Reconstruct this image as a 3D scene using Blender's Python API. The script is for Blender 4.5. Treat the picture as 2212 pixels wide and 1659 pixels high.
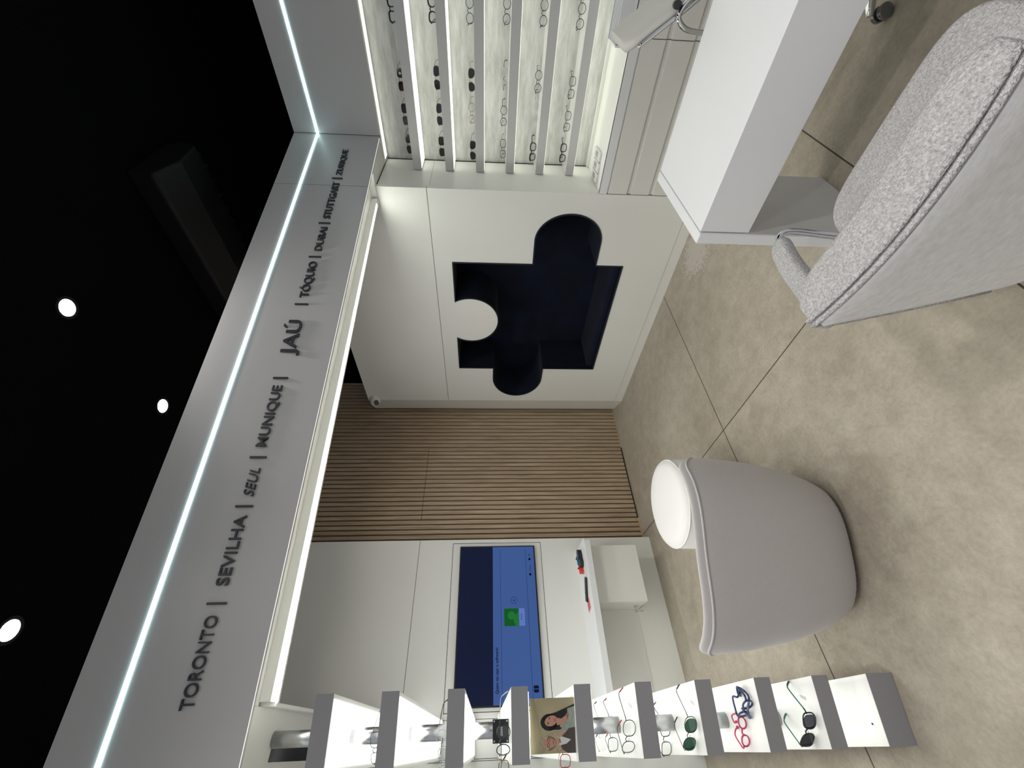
import bpy, bmesh, math, random
from mathutils import Vector, Matrix
from mathutils.geometry import tessellate_polygon
random.seed(4)
for o in list(bpy.data.objects): bpy.data.objects.remove(o)
SC = bpy.context.scene
COL = SC.collection
PI = math.pi
def R(a): return math.radians(a)

# ------------------------------------------------------------------ camera
YAW, PITCH, ROLL, FPX, CAMH = R(-49.0775), R(-3.4674), R(0.4044), 887.9, 1.5
fwd = Vector((math.sin(YAW)*math.cos(PITCH), math.cos(YAW)*math.cos(PITCH), math.sin(PITCH)))
rgt0 = Vector((math.cos(YAW), -math.sin(YAW), 0)); up0 = rgt0.cross(fwd)
rgt = rgt0*math.cos(ROLL) + up0*math.sin(ROLL); up = up0*math.cos(ROLL) - rgt0*math.sin(ROLL)
cd = bpy.data.cameras.new('camera'); cam = bpy.data.objects.new('camera', cd); COL.objects.link(cam)
cd.sensor_fit = 'HORIZONTAL'; cd.sensor_width = 36; cd.lens = 36*FPX/2212; cd.clip_start = .02; cd.clip_end = 60
m = Matrix.Identity(4)                       # the phone was held turned a quarter: picture right = down
for i, v in enumerate((-up, rgt, -fwd)):
    for j in range(3): m[j][i] = v[j]
m.translation = (0, 0, CAMH); cam.matrix_world = m
SC.camera = cam
# ------------------------------------------------------------------ world, exposure
w = bpy.data.worlds.new('world'); SC.world = w; w.use_nodes = True
w.node_tree.nodes['Background'].inputs[0].default_value = (.88, .92, 1, 1)
w.node_tree.nodes['Background'].inputs[1].default_value = .42
vs = SC.view_settings; vs.view_transform = 'Standard'; vs.look = 'None'; vs.exposure = .12; vs.gamma = 1; vs.use_curve_mapping = False
CEIL = 3.4
def area(name, loc, sx, sy, power, col=(1,1,1), rot=(0,0,0), spread=180):
    l = bpy.data.lights.new(name, 'AREA'); l.shape = 'RECTANGLE'; l.size = sx; l.size_y = sy; l.energy = power; l.color = col
    l.spread = R(spread)
    o = bpy.data.objects.new(name, l); o.location = loc; o.rotation_euler = rot; COL.objects.link(o); return o

# ------------------------------------------------------------------ materials
def mat(name, col, rough=.5, metal=0, spec=.5, bump=None, noise=None, emit=None, alpha=None, sheen=0, coat=0):
    m = bpy.data.materials.new(name); m.use_nodes = True; nt = m.node_tree; b = nt.nodes['Principled BSDF']
    b.inputs['Base Color'].default_value = (*col, 1); b.inputs['Roughness'].default_value = rough
    b.inputs['Metallic'].default_value = metal; b.inputs['Specular IOR Level'].default_value = spec
    if sheen: b.inputs['Sheen Weight'].default_value = sheen
    if coat: b.inputs['Coat Weight'].default_value = coat
    tc = nt.nodes.new('ShaderNodeTexCoord')
    n = nt.nodes.new('ShaderNodeTexNoise'); nt.links.new(tc.outputs['Object'], n.inputs['Vector'])
    n.inputs['Scale'].default_value = noise[0] if noise else 3; n.inputs['Detail'].default_value = 6
    amt = noise[1] if noise else .03
    r = nt.nodes.new('ShaderNodeValToRGB'); r.color_ramp.elements[0].position = .3; r.color_ramp.elements[1].position = .7
    r.color_ramp.elements[0].color = (*[c*(1-amt) for c in col], 1); r.color_ramp.elements[1].color = (*[min(1, c*(1+amt)) for c in col], 1)
    nt.links.new(n.outputs['Fac'], r.inputs[0]); nt.links.new(r.outputs[0], b.inputs['Base Color'])
    if bump:
        n2 = nt.nodes.new('ShaderNodeTexNoise'); n2.inputs['Scale'].default_value = bump[0]; n2.inputs['Detail'].default_value = 3
        nt.links.new(tc.outputs['Object'], n2.inputs['Vector'])
        bp = nt.nodes.new('ShaderNodeBump'); bp.inputs['Strength'].default_value = bump[1]; bp.inputs['Distance'].default_value = bump[2] if len(bump) > 2 else .002
        nt.links.new(n2.outputs['Fac'], bp.inputs['Height']); nt.links.new(bp.outputs[0], b.inputs['Normal'])
    if emit:
        b.inputs['Emission Color'].default_value = (*emit[0], 1); b.inputs['Emission Strength'].default_value = emit[1]
    if alpha is not None: b.inputs['Alpha'].default_value = alpha
    return m
def lensmat(name, tint, a):
    m = bpy.data.materials.new(name); m.use_nodes = True; nt = m.node_tree; nt.nodes.clear()
    out = nt.nodes.new('ShaderNodeOutputMaterial'); tr = nt.nodes.new('ShaderNodeBsdfTransparent'); tr.inputs[0].default_value = (*tint, 1)
    g = nt.nodes.new('ShaderNodeBsdfGlossy'); g.inputs['Roughness'].default_value = .05
    mx = nt.nodes.new('ShaderNodeMixShader'); mx.inputs[0].default_value = a
    nt.links.new(tr.outputs[0], mx.inputs[1]); nt.links.new(g.outputs[0], mx.inputs[2]); nt.links.new(mx.outputs[0], out.inputs[0]); return m
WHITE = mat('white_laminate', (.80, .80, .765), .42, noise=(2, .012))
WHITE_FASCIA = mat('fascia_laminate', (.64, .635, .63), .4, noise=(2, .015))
WHITE_COOL = mat('desk_laminate', (.78, .79, .81), .38, noise=(2, .01))
CABW = mat('cabinet_laminate', (.74, .735, .70), .42, noise=(3, .012))
GAP = mat('dark_joint', (.06, .06, .055), .8)
BLACK = mat('black_paint', (.0022, .0023, .0026), .95, spec=.05)
ACBLK = mat('black_plastic', (.0035, .0035, .0045), .55, spec=.25)
ACBLK2 = mat('louver_plastic', (.007, .007, .0075), .4)
CHROME = mat('chrome', (.72, .72, .73), .12, 1)
STEEL = mat('brushed_steel', (.62, .63, .65), .32, 1, noise=(60, .05))
NAVY = mat('navy_velvet', (.0035, .0065, .018), .85, sheen=.04, spec=.2, noise=(5, .45), bump=(9, .35, .01))
BOUCLE = mat('boucle_fabric', (.57, .555, .56), .95, sheen=.2, spec=.15, noise=(210, .30), bump=(230, 1.0, .010))
FELT = mat('grey_felt', (.74, .74, .74), .9, sheen=.25, spec=.15, noise=(60, .08), bump=(140, .4, .0015))
UPH = mat('ivory_upholstery', (.53, .505, .50), .92, sheen=.15, spec=.15, noise=(300, .05), bump=(500, .3, .001))
UPHW = mat('white_upholstery', (.80, .79, .78), .92, sheen=.1, spec=.15, noise=(300, .04), bump=(500, .3, .001))
PIPE = mat('piping', (.55, .53, .54), .9)
LEATH = mat('white_leather', (.62, .60, .57), .5, bump=(90, .25, .001))
DARKTXT = mat('graphite_letter', (.055, .057, .065), .45)
BLK = mat('black_acetate', (.010, .010, .012), .3)
DKMETAL = mat('dark_metal', (.06, .055, .055), .3, .8)
GOLD = mat('warm_metal', (.45, .36, .25), .25, 1)
CLEARF = mat('clear_acetate', (.55, .56, .56), .15, alpha=.45)
BLUEF = mat('navy_frame', (.02, .035, .12), .3)
TEAL = mat('teal_frame', (.02, .14, .11), .3)
PINK = mat('pink_frame', (.62, .04, .14), .35)
RED = mat('red_tip', (.40, .05, .05), .4)
SCRN_D = None
LENS_CLEAR = lensmat('clear_lens', (.96, .97, .97), .05)
LENS_BROWN = lensmat('brown_lens', (.20, .11, .045), .06)
LENS_GREY = lensmat('grey_lens', (.08, .095, .10), .08)
LENS_GREEN = lensmat('green_lens', (.12, .135, .045), .08)
LENS_TEAL = lensmat('teal_lens', (.17, .30, .25), .10)
LENS_BLUE = lensmat('slate_lens', (.12, .13, .18), .10)
ACRYL = lensmat('clear_acrylic', (.93, .94, .94), .10)
def emis(name, col, s):
    m = bpy.data.materials.new(name); m.use_nodes = True; nt = m.node_tree; nt.nodes.clear()
    o = nt.nodes.new('ShaderNodeOutputMaterial'); e = nt.nodes.new('ShaderNodeEmission')
    e.inputs[0].default_value = (*col, 1); e.inputs[1].default_value = s; nt.links.new(e.outputs[0], o.inputs[0]); return m
LED_COOL = emis('cool_led', (.62, .97, 1.0), 6.5)
LED_WARM = emis('soffit_led', (.97, 1.0, .90), 30.0)
LED_SHELF = emis('shelf_led', (.93, .95, .82), 1.6)
LED_TOWER = emis('divider_led', (.98, 1.0, .93), 2.25)
LAMP = emis('downlight_glow', (1, .99, .97), 30)

def floor_mat():
    m = bpy.data.materials.new('polished_concrete'); m.use_nodes = True; nt = m.node_tree; L = nt.links; b = nt.nodes['Principled BSDF']
    tc = nt.nodes.new('ShaderNodeTexCoord')
    def noise(sc, det, rough=.6, dist=0, stretch=None):
        n = nt.nodes.new('ShaderNodeTexNoise'); n.inputs['Scale'].default_value = sc; n.inputs['Detail'].default_value = det
        n.inputs['Roughness'].default_value = rough; n.inputs['Distortion'].default_value = dist
        L.new(tc.outputs['Object'], n.inputs['Vector']); return n
    def ramp(src, p0, c0, p1, c1):
        r = nt.nodes.new('ShaderNodeValToRGB'); e = r.color_ramp.elements; e[0].position = p0; e[0].color = (*c0, 1); e[1].position = p1; e[1].color = (*c1, 1)
        L.new(src, r.inputs[0]); return r
    a = noise(1.7, 8, .62, .4); c = noise(11, 9, .7, .3); d = noise(60, 6, .7)
    r1 = ramp(a.outputs['Fac'], .32, (.365, .322, .258), .70, (.48, .435, .358))
    r2 = ramp(c.outputs['Fac'], .30, (.80, .79, .78), .66, (1.06, 1.06, 1.06))
    r3 = ramp(d.outputs['Fac'], .30, (.86, .86, .86), .60, (1.03, 1.03, 1.03))
    def mul(x, y, f=1):
        k = nt.nodes.new('ShaderNodeMix'); k.data_type = 'RGBA'; k.blend_type = 'MULTIPLY'; k.inputs[0].default_value = f
        L.new(x, k.inputs[6]); L.new(y, k.inputs[7]); return k.outputs[2]
    col = mul(mul(r1.outputs[0], r2.outputs[0]), r3.outputs[0])
    # white worn patch beside the desk
    sep = nt.nodes.new('ShaderNodeSeparateXYZ'); L.new(tc.outputs['Object'], sep.inputs[0])
    def mth(op, x, y=None):
        k = nt.nodes.new('ShaderNodeMath'); k.operation = op
        for i, v in enumerate((x, y)):
            if v is None: continue
            if isinstance(v, (int, float)): k.inputs[i].default_value = v
            else: L.new(v, k.inputs[i])
        return k.outputs[0]
    X, Y = sep.outputs[0], sep.outputs[1]
    dx = mth('MULTIPLY', mth('ADD', X, 1.53), 3.4); dy = mth('MULTIPLY', mth('SUBTRACT', Y, 2.63), 4.2)
    dd = mth('SQRT', mth('ADD', mth('MULTIPLY', dx, dx), mth('MULTIPLY', dy, dy)))
    fall = mth('SUBTRACT', 1.0, dd)
    pn = noise(30, 8, .85)
    msk = mth('MULTIPLY', mth('ADD', mth('MULTIPLY', fall, .30), mth('SUBTRACT', pn.outputs['Fac'], .575)), 14)
    cl = nt.nodes.new('ShaderNodeClamp'); L.new(msk, cl.inputs[0])
    mm = nt.nodes.new('ShaderNodeMath'); mm.operation = 'MULTIPLY'; L.new(cl.outputs[0], mm.inputs[0]); mm.inputs[1].default_value = .8
    mx = nt.nodes.new('ShaderNodeMix'); mx.data_type = 'RGBA'; L.new(mm.outputs[0], mx.inputs[0]); L.new(col, mx.inputs[6]); mx.inputs[7].default_value = (.55, .51, .46, 1)
    L.new(mx.outputs[2], b.inputs['Base Color'])
    rr = ramp(c.outputs['Fac'], .3, (.50,)*3, .7, (.62,)*3); L.new(rr.outputs[0], b.inputs['Roughness'])
    b.inputs['Specular IOR Level'].default_value = .35
    return m
FLOOR = floor_mat()
def wood_mat():
    m = bpy.data.materials.new('oak_slat'); m.use_nodes = True; nt = m.node_tree; L = nt.links; b = nt.nodes['Principled BSDF']
    tc = nt.nodes.new('ShaderNodeTexCoord'); mp = nt.nodes.new('ShaderNodeMapping'); mp.inputs['Scale'].default_value = (14, 22, .9)
    L.new(tc.outputs['Object'], mp.inputs[0])
    n = nt.nodes.new('ShaderNodeTexNoise'); n.inputs['Scale'].default_value = 3; n.inputs['Detail'].default_value = 8; n.inputs['Distortion'].default_value = .8
    L.new(mp.outputs[0], n.inputs['Vector'])
    r = nt.nodes.new('ShaderNodeValToRGB'); e = r.color_ramp.elements
    e[0].position = .3; e[0].color = (.36, .26, .17, 1); e[1].position = .72; e[1].color = (.58, .455, .32, 1)
    L.new(n.outputs['Fac'], r.inputs[0]); L.new(r.outputs[0], b.inputs['Base Color']); b.inputs['Roughness'].default_value = .55
    return m
WOOD = wood_mat()
def plaster_mat():
    m = bpy.data.materials.new('burnished_cement'); m.use_nodes = True; nt = m.node_tree; L = nt.links; b = nt.nodes['Principled BSDF']
    tc = nt.nodes.new('ShaderNodeTexCoord'); mp = nt.nodes.new('ShaderNodeMapping'); mp.inputs['Scale'].default_value = (1.2, 1, 6)
    L.new(tc.outputs['Object'], mp.inputs[0])
    n = nt.nodes.new('ShaderNodeTexNoise'); n.inputs['Scale'].default_value = 5; n.inputs['Detail'].default_value = 9; n.inputs['Roughness'].default_value = .65
    L.new(mp.outputs[0], n.inputs['Vector'])
    r = nt.nodes.new('ShaderNodeValToRGB'); e = r.color_ramp.elements
    e[0].position = .3; e[0].color = (.45, .45, .43, 1); e[1].position = .68; e[1].color = (.72, .72, .70, 1)
    L.new(n.outputs['Fac'], r.inputs[0]); L.new(r.outputs[0], b.inputs['Base Color']); b.inputs['Roughness'].default_value = .7
    return m
PLASTER = plaster_mat()

# ------------------------------------------------------------------ mesh helpers
class MB:
    def __init__(s): s.v = []; s.f = []; s.mi = []; s.sm = []
    def add(s, vs, fs, mi=0, smooth=False):
        n = len(s.v); s.v += [tuple(v) for v in vs]
        for f in fs: s.f.append([i+n for i in f]); s.mi.append(mi); s.sm.append(smooth)
    def box(s, x0, y0, z0, x1, y1, z1, mi=0):
        x0, x1 = sorted((x0, x1)); y0, y1 = sorted((y0, y1)); z0, z1 = sorted((z0, z1))
        v = [(x, y, z) for z in (z0, z1) for x, y in ((x0, y0), (x1, y0), (x1, y1), (x0, y1))]
        s.add(v, [(3,2,1,0), (4,5,6,7), (0,1,5,4), (1,2,6,5), (2,3,7,6), (3,0,4,7)], mi)
    def prism(s, poly, z0, z1, holes=(), mi=0, ax='z', smooth=False):
        """poly in 2-D extruded along ax ('z': xy, 'y': xz, 'x': yz)"""
        loops = [list(poly)] + [list(h) for h in holes]
        def P(p, t): return {'z': (p[0], p[1], t), 'y': (p[0], t, p[1]), 'x': (t, p[0], p[1])}[ax]
        flat = [p for l in loops for p in l]; n = len(flat)
        tri = tessellate_polygon([[Vector((p[0], p[1], 0)) for p in l] for l in loops])
        s.add([P(p, z0) for p in flat] + [P(p, z1) for p in flat], [t for t in tri] + [tuple(i+n for i in reversed(t)) for t in tri], mi)
        o = 0; base = len(s.v)-2*n
        for l in loops:
            k = len(l)
            for i in range(k):
                a, b = base+o+i, base+o+(i+1) % k
                s.f.append([a, b, b+n, a+n]); s.mi.append(mi); s.sm.append(smooth)
            o += k
    def tube(s, pts, r, seg=8, closed=False, mi=0, cap=True):
        pts = [Vector(p) for p in pts]; n = len(pts); rs = r if isinstance(r, (list, tuple)) else [r]*n
        base = len(s.v); prev = None
        for i, p in enumerate(pts):
            if closed: t = pts[(i+1) % n]-pts[i-1]
            else: t = pts[min(i+1, n-1)]-pts[max(i-1, 0)]
            t.normalize()
            if prev is None:
                a = Vector((0, 0, 1)) if abs(t.z) < .9 else Vector((1, 0, 0)); u = t.cross(a).normalized()
            else: u = (prev - t*prev.dot(t)).normalized()
            prev = u; w_ = t.cross(u)
            for k in range(seg):
                a = 2*PI*k/seg; q = p + (u*math.cos(a)+w_*math.sin(a))*rs[i]; s.v.append(tuple(q))
        m_ = n if closed else n-1
        for i in range(m_):
            for k in range(seg):
                j = (i+1) % n; s.f.append([base+i*seg+k, base+i*seg+(k+1) % seg, base+j*seg+(k+1) % seg, base+j*seg+k]); s.mi.append(mi); s.sm.append(True)
        if not closed and cap:
            s.f.append([base+k for k in reversed(range(seg))]); s.mi.append(mi); s.sm.append(False)
            s.f.append([base+(n-1)*seg+k for k in range(seg)]); s.mi.append(mi); s.sm.append(False)
    def lathe(s, prof, cx=0, cy=0, seg=40, mi=0, smooth=True):
        base = len(s.v)
        for r, z in prof:
            for k in range(seg): a = 2*PI*k/seg; s.v.append((cx+r*math.cos(a), cy+r*math.sin(a), z))
        for i in range(len(prof)-1):
            for k in range(seg):
                s.f.append([base+i*seg+k, base+i*seg+(k+1) % seg, base+(i+1)*seg+(k+1) % seg, base+(i+1)*seg+k]); s.mi.append(mi); s.sm.append(smooth)
        s.f.append([base+k for k in reversed(range(seg))]); s.mi.append(mi); s.sm.append(False)
        e = base+(len(prof)-1)*seg; s.f.append([e+k for k in range(seg)]); s.mi.append(mi); s.sm.append(False)
    def grid(s, rows, closed=True, mi=0, capa=False, capb=False):
        base = len(s.v); n = len(rows[0])
        for r in rows: s.v += [tuple(p) for p in r]
        for i in range(len(rows)-1):
            for k in range(n if closed else n-1):
                s.f.append([base+i*n+k, base+i*n+(k+1) % n, base+(i+1)*n+(k+1) % n, base+(i+1)*n+k]); s.mi.append(mi); s.sm.append(True)
        if capa: s.f.append([base+k for k in reversed(range(n))]); s.mi.append(mi); s.sm.append(True)
        if capb: s.f.append([base+(len(rows)-1)*n+k for k in range(n)]); s.mi.append(mi); s.sm.append(True)
    def build(s, name, mats, parent=None, bevel=0, subsurf=0, loc=None, rot=None):
        me = bpy.data.meshes.new(name); me.from_pydata(s.v, [], s.f)
        if not isinstance(mats, (list, tuple)): mats = [mats]
        for m_ in mats: me.materials.append(m_)
        for p, a, b in zip(me.polygons, s.mi, s.sm): p.material_index = a; p.use_smooth = b
        bm = bmesh.new(); bm.from_mesh(me); bmesh.ops.remove_doubles(bm, verts=bm.verts, dist=1e-6); bmesh.ops.recalc_face_normals(bm, faces=bm.faces); bm.to_mesh(me); bm.free()
        o = bpy.data.objects.new(name, me); COL.objects.link(o)
        if parent: o.parent = parent
        if loc: o.location = loc
        if rot: o.rotation_euler = rot
        if bevel:
            b = o.modifiers.new('bevel', 'BEVEL'); b.width = bevel; b.segments = 3; b.limit_method = 'ANGLE'; b.angle_limit = R(40); b.harden_normals = False
        if subsurf: q = o.modifiers.new('sub', 'SUBSURF'); q.levels = subsurf; q.render_levels = subsurf
        return o
def bx(name, mats, *a, parent=None, bevel=0): k = MB(); k.box(*a); return k.build(name, mats, parent, bevel)
def empty(name, loc, rz=0): o = bpy.data.objects.new(name, None); o.location = loc; o.rotation_euler = (0, 0, rz); o.empty_display_size = .05; COL.objects.link(o); return o
def tag(o, label, cat, group=None):
    o['label'] = label; o['category'] = cat
    if group: o['group'] = group
    return o
def struct(o): o['kind'] = 'structure'; return o
def arc(cx, cy, r, a0, a1, n=20): return [(cx+r*math.cos(R(a0+(a1-a0)*i/n)), cy+r*math.sin(R(a0+(a1-a0)*i/n))) for i in range(n+1)]
def curve3(pts, n=8):
    """Catmull-Rom through points"""
    P = [Vector(p) for p in pts]; P = [P[0]*2-P[1]] + P + [P[-1]*2-P[-2]]; out = []
    for i in range(1, len(P)-2):
        for k in range(n):
            t = k/n; a, b, c, d = P[i-1:i+3]
            out.append(.5*((2*b)+(c-a)*t+(2*a-5*b+4*c-d)*t*t+(3*b-a-3*c+d)*t**3))
    out.append(P[-2]); return out

# ------------------------------------------------------------------ floor and ceiling
k = MB(); k.box(-5.2, -4, -.05, 4, 6.5, 0); fl = struct(k.build('floor', FLOOR))
k = MB()                                   # saw cuts
for x in (-2.093, -.62, .85): k.box(x-.0028, -3.9, .0001, x+.0028, 2.81, .0006)
for y in (1.438,): k.box(-3.84, y-.0028, .0001, 3.9, y+.0028, .0006)
k.build('floor_joint', mat('joint_filler', (.06, .048, .036), .9), fl)
k = MB(); k.box(-5.2, -4, CEIL, 4, 6.5, CEIL+.06); struct(k.build('ceiling', BLACK))
k = MB(); k.box(-5.2, 6.4, 0, 4, 6.5, CEIL); struct(k.build('wall_back', BLACK))
k = MB(); k.box(-5.25, -4, 0, -5.15, 6.5, CEIL); struct(k.build('wall_left', BLACK))

# ------------------------------------------------------------------ slatted oak wall with a hidden door
def slats(k, y0, y1, z0, z1):
    n = int(round((y1-y0)/.0484)); p = (y1-y0)/n
    k.box(-3.90, y0, z0, -3.868, y1, z1, 1)
    for i in range(n):
        a = y0+i*p
        k.box(-3.868, a, z0, -3.861, a+p*.28, z1, 1)
        k.box(-3.868, a+p*.28, z0, -3.846, a+p, z1, 0)
GROOVE = mat('slat_groove', (.13, .085, .05), .8)
k = MB(); slats(k, 1.37, 1.605, 0, 3.28); slats(k, 2.412, 3.33, 0, 3.28); slats(k, 1.605, 2.412, 2.121, 3.28)
k.box(-3.98, 1.3, 0, -3.90, 3.33, 3.28, 1)
struct(k.build('wall_far', [WOOD, GROOVE]))
k = MB(); slats(k, 1.6065, 2.4105, .018, 2.117); d1 = struct(k.build('door_1', [WOOD, GROOVE]))
k = MB(); k.box(-3.868, 1.37, 0, -3.842, 1.605, .012); k.box(-3.868, 2.412, 0, -3.842, 2.95, .012); struct(k.build('baseboard_far', WOOD))

# ------------------------------------------------------------------ television wall
k = MB(); TX = -3.72
SEAM = 2.085
k.box(-3.86, -3.2, 0, TX, 1.370, SEAM-.002); k.box(-3.86, -3.2, SEAM+.002, TX, 1.370, 3.10)
k.box(-3.858, -3.2, SEAM-.01, TX-.004, 1.366, SEAM+.01, 1)
tw = struct(k.build('wall_tv', [WHITE, GAP]))
k = MB()                                     # shadow-gap frame round the screen and vertical panel joints
def groove_rect(y0, y1, z0, z1, t=.0035):
    k.box(TX, y0-t, z0-t, TX+.0006, y1+t, z0+t); k.box(TX, y0-t, z1-t, TX+.0006, y1+t, z1+t)
    k.box(TX, y0-t, z0, TX+.0006, y0+t, z1); k.box(TX, y1-t, z0, TX+.0006, y1+t, z1)
groove_rect(.153, 1.336, 1.012, 1.79, .0022)
k.box(TX, .114, .73, TX+.0006, .117, 2.083)
for y in (-.090, -.100, -1.3): k.box(TX, y-.0015, .0, TX+.0006, y+.0015, 2.083)
k.build('panel_joint', GAP, tw)
# television
tv = empty('television', (TX+.012, .739, 1.07))
k = MB(); k.box(-.011, -.563, 0, .012, .563, .655); k.build('bezel', mat('tv_bezel', (.006, .006, .007), .3), tv, bevel=.003)
SCR_N = mat('screen_navy', (.001, .002, .006), .22, emit=((.008, .026, .15), .15), spec=.22, noise=(2.5, .5))
SCR_B = mat('screen_blue', (.004, .006, .02), .3, spec=.25, emit=((.060, .135, .40), .60), noise=(2, .2))
k = MB(); k.box(.0122, -.553, .37, .0128, .553, .645); k.build('screen_upper', SCR_N, tv)
k = MB(); k.box(.0122, -.553, .012, .0128, .553, .37); sb = k.build('screen', SCR_B, tv)
UI = mat('screen_ink', (.001, .002, .008), .4, spec=.1, emit=((.01, .02, .10), .12))
k = MB(); k.box(.013, -.53, .3045, .0133, .53, .3065); k.box(.013, -.53, .083, .0133, .53, .085); k.build('screen_rule', UI, sb)
def text_mesh(s, size, mat_, loc, mtx, parent=None, ext=.0002, off=0, shear=0, fit=None, name='lettering', align='CENTER'):
    c = bpy.data.curves.new(name, 'FONT'); c.body = s; c.size = size; c.extrude = ext; c.offset = off; c.shear = shear; c.align_x = 'LEFT'; c.resolution_u = 4
    o = bpy.data.objects.new(name, c); COL.objects.link(o)
    bpy.context.view_layer.update()
    dg = bpy.context.evaluated_depsgraph_get(); me = bpy.data.meshes.new_from_object(o.evaluated_get(dg)); bpy.data.objects.remove(o)
    xs = [v.co.x for v in me.vertices]; ys = [v.co.y for v in me.vertices]
    x0, x1 = min(xs), max(xs)
    if fit:
        fw, fh, cap = fit                    # wanted width, wanted cap height, cap height in font units at size 1
        sx = fw/(x1-x0); sy = fh/(cap*size)
        for v in me.vertices: v.co.x = (v.co.x-x0)*sx; v.co.y *= sy
    elif align == 'CENTER':
        for v in me.vertices: v.co.x -= (x0+x1)/2
    else:
        for v in me.vertices: v.co.x -= x0
    me.transform(mtx); me.materials.clear(); me.materials.append(mat_)
    n = bpy.data.objects.new(name, me); COL.objects.link(n); n.location = loc
    if parent: n.parent = parent
    return n
MTV = Matrix(((0, 0, 1, 0), (1, 0, 0, 0), (0, 1, 0, 0), (0, 0, 0, 1)))     # text lying in the yz plane, facing +x
text_mesh('Quem vai usar o software?', .030, UI, (.0132, -.488, .332), MTV, sb, off=.0006, fit=(.285, .022, .73), name='screen_text')
text_mesh('Zeiss', .02, UI, (.0134, -.021, .137), MTV, sb, fit=(.045, .014, .73), name='screen_text')
text_mesh('OK', .02, UI, (.0132, .468, .044), MTV, sb, fit=(.028, .014, .73), name='screen_text')
text_mesh('Voltar', .02, UI, (.0132, .342, .044), MTV, sb, fit=(.056, .015, .73), name='screen_text')
for y in (.445, .320):
    k = MB(); k.prism(arc(y, .051, .0105, 0, 360, 18)[:-1], .0130, .0134, ax='x'); k.build('screen_icon', UI, sb)
k = MB(); k.prism(arc(.122, .198, .0265, 0, 360, 30)[:-1], .0130, .0134, holes=[arc(.122, .198, .0240, 0, 360, 30)[:-1]], ax='x')
k.box(.013, .111, .1965, .0134, .133, .1995); k.box(.013, .1205, .187, .0134, .1235, .209); k.build('screen_icon', UI, sb)
k = MB(); k.prism(arc(-.479, .067, .009, 90, 180, 5)+[(-.488, .047)]+arc(-.479, .047, .009, 180, 270, 3)+[(-.469, .038), (-.469, .076)], .013, .0134, ax='x')
k.build('screen_icon', UI, sb)
k = MB(); k.prism([(-.465, .038), (-.465, .076)]+arc(-.455, .067, .009, 90, 0, 5)+arc(-.455, .047, .009, 0, -90, 3), .013, .0134, ax='x')
k.build('screen_icon', UI, sb)
k = MB(); k.box(.013, -.062, .115, .0132, .062, .162); k.build('profile_card', emis('card_blue', (.13, .22, .62), .75), sb)
k = MB(); k.box(.013, -.062, .162, .0134, .062, .280); k.prism(arc(.012, .222, .030, 0, 360, 20)[:-1], .0134, .0136, mi=1, ax='x'); k.prism([(-.06,.163)]+arc(-.02, .155, .05, 160, 20, 12)+[(.06,.163)], .0134, .0136, mi=1, ax='x')
k.build('profile_picture', [emis('picture_green', (.012, .16, .03), .55), emis('picture_light_green', (.03, .26, .06), .55)], sb)
tag(tv, 'wide flat television showing a blue menu screen on the white wall', 'television')

# floating shelf and cupboard under the television
sh = empty('floating_shelf', (TX, .5, .655))
k = MB()
pl = [(0, -.355), (.384, -.355), (.385, .68)] + arc(.345, .70, .04, 0, 90, 8) + [(0, .74)]
k.prism(pl, 0, .045); k.build('shelf_board', WHITE_COOL, sh, bevel=.002)
k = MB(); k.box(0, -.355, -.40, .006, .70, -.001); k.build('back_panel', CABW, sh)
k = MB(); k.prism(arc(.30, .262, .017, 0, 360, 16)[:-1], -.005, -.0004); k.build('cable_grommet', BLK, sh)
tag(sh, 'long white floating shelf with rounded end below the television', 'shelf')
cb = empty('wall_cupboard', (TX+.007, .99, .245))
k = MB(); k.box(0, -.215, 0, .250, .215, .405); k.build('body', CABW, cb, bevel=.0015)
k = MB(); k.box(.252, -.214, .0, .268, .214, .404); dr = k.build('door', WHITE, cb, bevel=.0015)
k = MB(); k.box(-.0, -.2165, .0, .16, -.2155, .002); k.build('side_joint', GAP, cb)
k = MB(); k.tube([(.12, -.215, .06), (.12, -.228, .06)], .011, 16); k.tube([(.12, -.228, .06), (.12, -.245, .06)], .003, 8)
lk = k.build('lock', STEEL, cb)
k = MB(); k.box(.112, -.262, .054, .128, -.244, .066); k.tube(arc_pts := [(.12+.012*math.cos(a), -.252+.0*a, .045+.012*math.sin(a)) for a in [i*PI/8 for i in range(16)]], .001, 6, closed=True)
k.box(.105, -.254, .0, .117, -.251, .034); k.box(.122, -.250, .004, .133, -.247, .032); k.build('key', STEEL, lk)
tag(cb, 'small white wall cupboard with lock and keys under the floating shelf', 'cupboard')
# things lying on the floating shelf
g = empty('game_controller', (-3.50, 1.10, .700), R(20))
DKG = mat('controller_grip_black', (.012, .014, .015), .35)
k = MB()
def bean(cx, cy, r1, l, z0, z1, n=14):
    return arc(cx, cy+l/2, r1, 0, 180, n)+arc(cx, cy-l/2, r1, 180, 360, n)
k.prism(bean(0, 0, .030, .05, 0, 0), .0, .030); k.prism(bean(.012, .052, .026, .03, 0, 0), 0, .036); k.build('grip', DKG, g, bevel=.006)
k = MB(); k.prism(bean(-.035, .030, .013, .055, 0, 0), .004, .038); k.build('blue_controller', mat('controller_blue', (.02, .28, .55), .35), g, bevel=.004)
k = MB(); k.prism(bean(-.035, -.055, .013, .055, 0, 0), .004, .036); k.build('red_controller', mat('controller_red', (.75, .07, .05), .35), g, bevel=.004)
for y in (.045, -.045):
    k = MB(); k.lathe([(.006, .034), (.006, .042), (.007, .044), (0.001, .045)], -.035, y, 12); k.build('thumb_stick', BLK, g)
tag(g, 'blue, red and black game controller lying on the floating shelf', 'game controller')
g = empty('remote_control', (-3.475, .875, .700), R(-28))
k = MB(); k.box(-.020, -.088, 0, .020, .088, .016); k.build('body', BLK, g, bevel=.004)
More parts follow.
